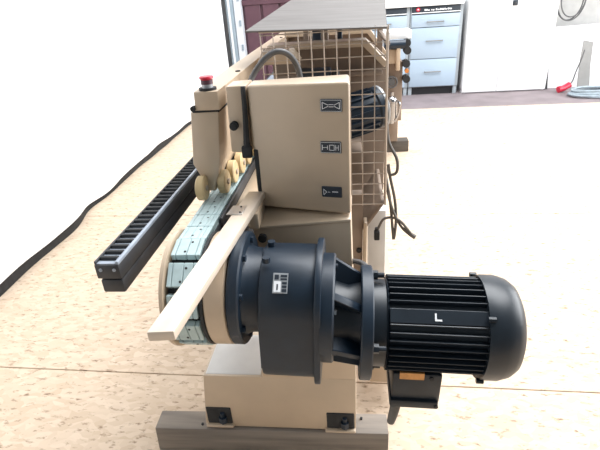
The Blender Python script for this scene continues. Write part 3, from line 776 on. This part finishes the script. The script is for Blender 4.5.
# ------------------------------------------------------------------ white cupboard, boards and cables on the right
wc = thing('white_cupboard', (1.65, 5.7, -BT), 'tall white two door cupboard beside the grey drawer units', 'cupboard')
part('carcass', box(nbm(), 1.215, 2.095, 5.42, 5.98, 0.03, 1.9, 0.004), 'whitegloss', wc)
part('plinth', box(nbm(), 1.22, 2.09, 5.43, 5.96, -BT, 0.032), 'whitegloss', wc)
for (x0, x1) in ((1.217, 1.578), (1.582, 2.093)):
    part('door', box(nbm(), x0, x1, 5.398, 5.419, 0.004, 1.895, 0.003), 'whitegloss', wc)
lk = nbm(); box(lk, 1.640, 1.690, 5.385, 5.398, 0.855, 0.905, 0.005)
lock = part('lock', lk, 'label', wc, label='small dark blue lock plate')
part('key_barrel', cyl(nbm(), (1.665, 5.383, 0.88), 0.009, 0.008, 'y', 14), 'chrome', lock)

bd = nbm()
hexa(bd, [(2.135, 5.50, -BT), (2.95, 5.46, -BT), (2.95, 5.48, -BT), (2.135, 5.52, -BT), (2.120, 5.66, 0.60), (2.95, 5.62, 0.62), (2.95, 5.64, 0.62), (2.120, 5.68, 0.60)], 0.002)
single('white_board', bd, 'whitegloss', (2.5, 5.55, -BT), 'plain white board leaning on the wall beside the cupboard', 'board')
sp_ = nbm()
hexa(sp_, [(2.95, 5.70, -BT), (2.12, 5.74, -BT), (2.12, 5.76, -BT), (2.95, 5.72, -BT), (2.95, 5.88, 1.0), (2.12, 5.92, 0.82), (2.12, 5.94, 0.82), (2.95, 5.90, 1.0)], 0.002)
bmesh.ops.recalc_face_normals(sp_, faces=sp_.faces[:])
single('grey_backing_board', sp_, 'paleboard', (2.5, 5.8, -BT), 'taller pale grey board standing behind the leaning white board', 'board')
lb = nbm()
hexa(lb, [(2.395, 5.33, 0.0 - BT), (2.52, 5.33, -BT), (2.52, 5.342, -BT), (2.395, 5.342, -BT), (2.405, 5.40, 0.22), (2.515, 5.40, 0.22), (2.515, 5.412, 0.22), (2.405, 5.412, 0.22)])
hexa(lb, [(2.405, 5.40, 0.22), (2.515, 5.40, 0.22), (2.515, 5.412, 0.22), (2.405, 5.412, 0.22), (2.43, 5.47, 0.475), (2.535, 5.48, 0.45), (2.535, 5.492, 0.45), (2.43, 5.482, 0.475)])
single('narrow_board', lb, 'greyboard', (2.46, 5.35, -BT), 'narrow bent grey strip of board leaning above the hose coil', 'board')

# hanging coil of cable
hc = nbm()
for k, r in enumerate((0.125, 0.135, 0.118)):
    tube(hc, [(2.238 + 0.01 * k + r * math.cos(2 * math.pi * i / 40), 5.50 - 0.012 * k, 0.865 + 0.01 * k + r * 1.5 * math.sin(2 * math.pi * i / 40)) for i in range(41)], 0.0065, 8, smooth=False)
hcoil = thing('cable_coil', (2.24, 5.5, 0.7), 'coil of dark thin cable hung over the leaning white boards', 'cable')
part('cable_loops', hc, 'conduit', hcoil)
part('hook', tube(nbm(), [(2.24, 5.47, 1.055), (2.24, 5.48, 1.085), (2.24, 5.60, 1.09), (2.24, 6.09, 1.10)], 0.008, 8), 'chrome', hcoil)

# hose coil on the floor
ho = nbm(); pts = []
for i in range(40 * 6 + 1):
    a = 2 * math.pi * i / 40; turn = i / 40
    r = 0.30 - 0.012 * turn + 0.018 * math.sin(a * 0.73)
    pts.append((2.485 + 0.02 * math.sin(turn * 2.1) + r * math.cos(a), 5.03 + 0.012 * math.cos(turn * 3) + r * 0.55 * math.sin(a), -BT + 0.013 + 0.010 * turn + 0.004 * math.sin(a * 2.3)))
tube(ho, pts, 0.011, 8, smooth=False)
hcf = thing('hose_coil', (2.47, 5.03, -BT), 'loose coil of grey blue hose lying on the reddish floor beside red connector', 'hose')
part('hose', ho, 'hose', hcf)
rc = nbm(); tube(rc, [(2.175, 5.235, 0.024), (2.225, 5.25, 0.034), (2.285, 5.27, 0.062)], 0.031, 12)
rcp = thing('red_connector', (2.20, 5.25, -BT), 'red plug connector with thin dark lead lying behind the hose coil', 'connector')
part('connector_body', rc, 'red', rcp)
part('connector_collar', tube(nbm(), [(2.165, 5.232, 0.023), (2.19, 5.240, 0.028)], 0.034, 12, smooth=False), 'red', rcp)
part('lead', tube(nbm(), [(2.285, 5.27, 0.062), (2.31, 5.275, 0.10), (2.33, 5.28, 0.20), (2.36, 5.29, 0.30), (2.38, 5.30, 0.40)], 0.006, 8), 'conduit', rcp)
# dark strip added for the shadow between the cupboard and the leaning board
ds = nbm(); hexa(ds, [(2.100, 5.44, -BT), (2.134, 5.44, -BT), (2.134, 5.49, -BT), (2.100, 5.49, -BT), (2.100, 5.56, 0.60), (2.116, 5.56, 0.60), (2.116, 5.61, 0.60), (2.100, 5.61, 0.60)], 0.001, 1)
single('gap_shadow_strip', ds, 'rubber', (2.11, 5.46, -BT), 'thin dark strip painting the shadow in the gap between white cupboard and leaning board', 'strip')
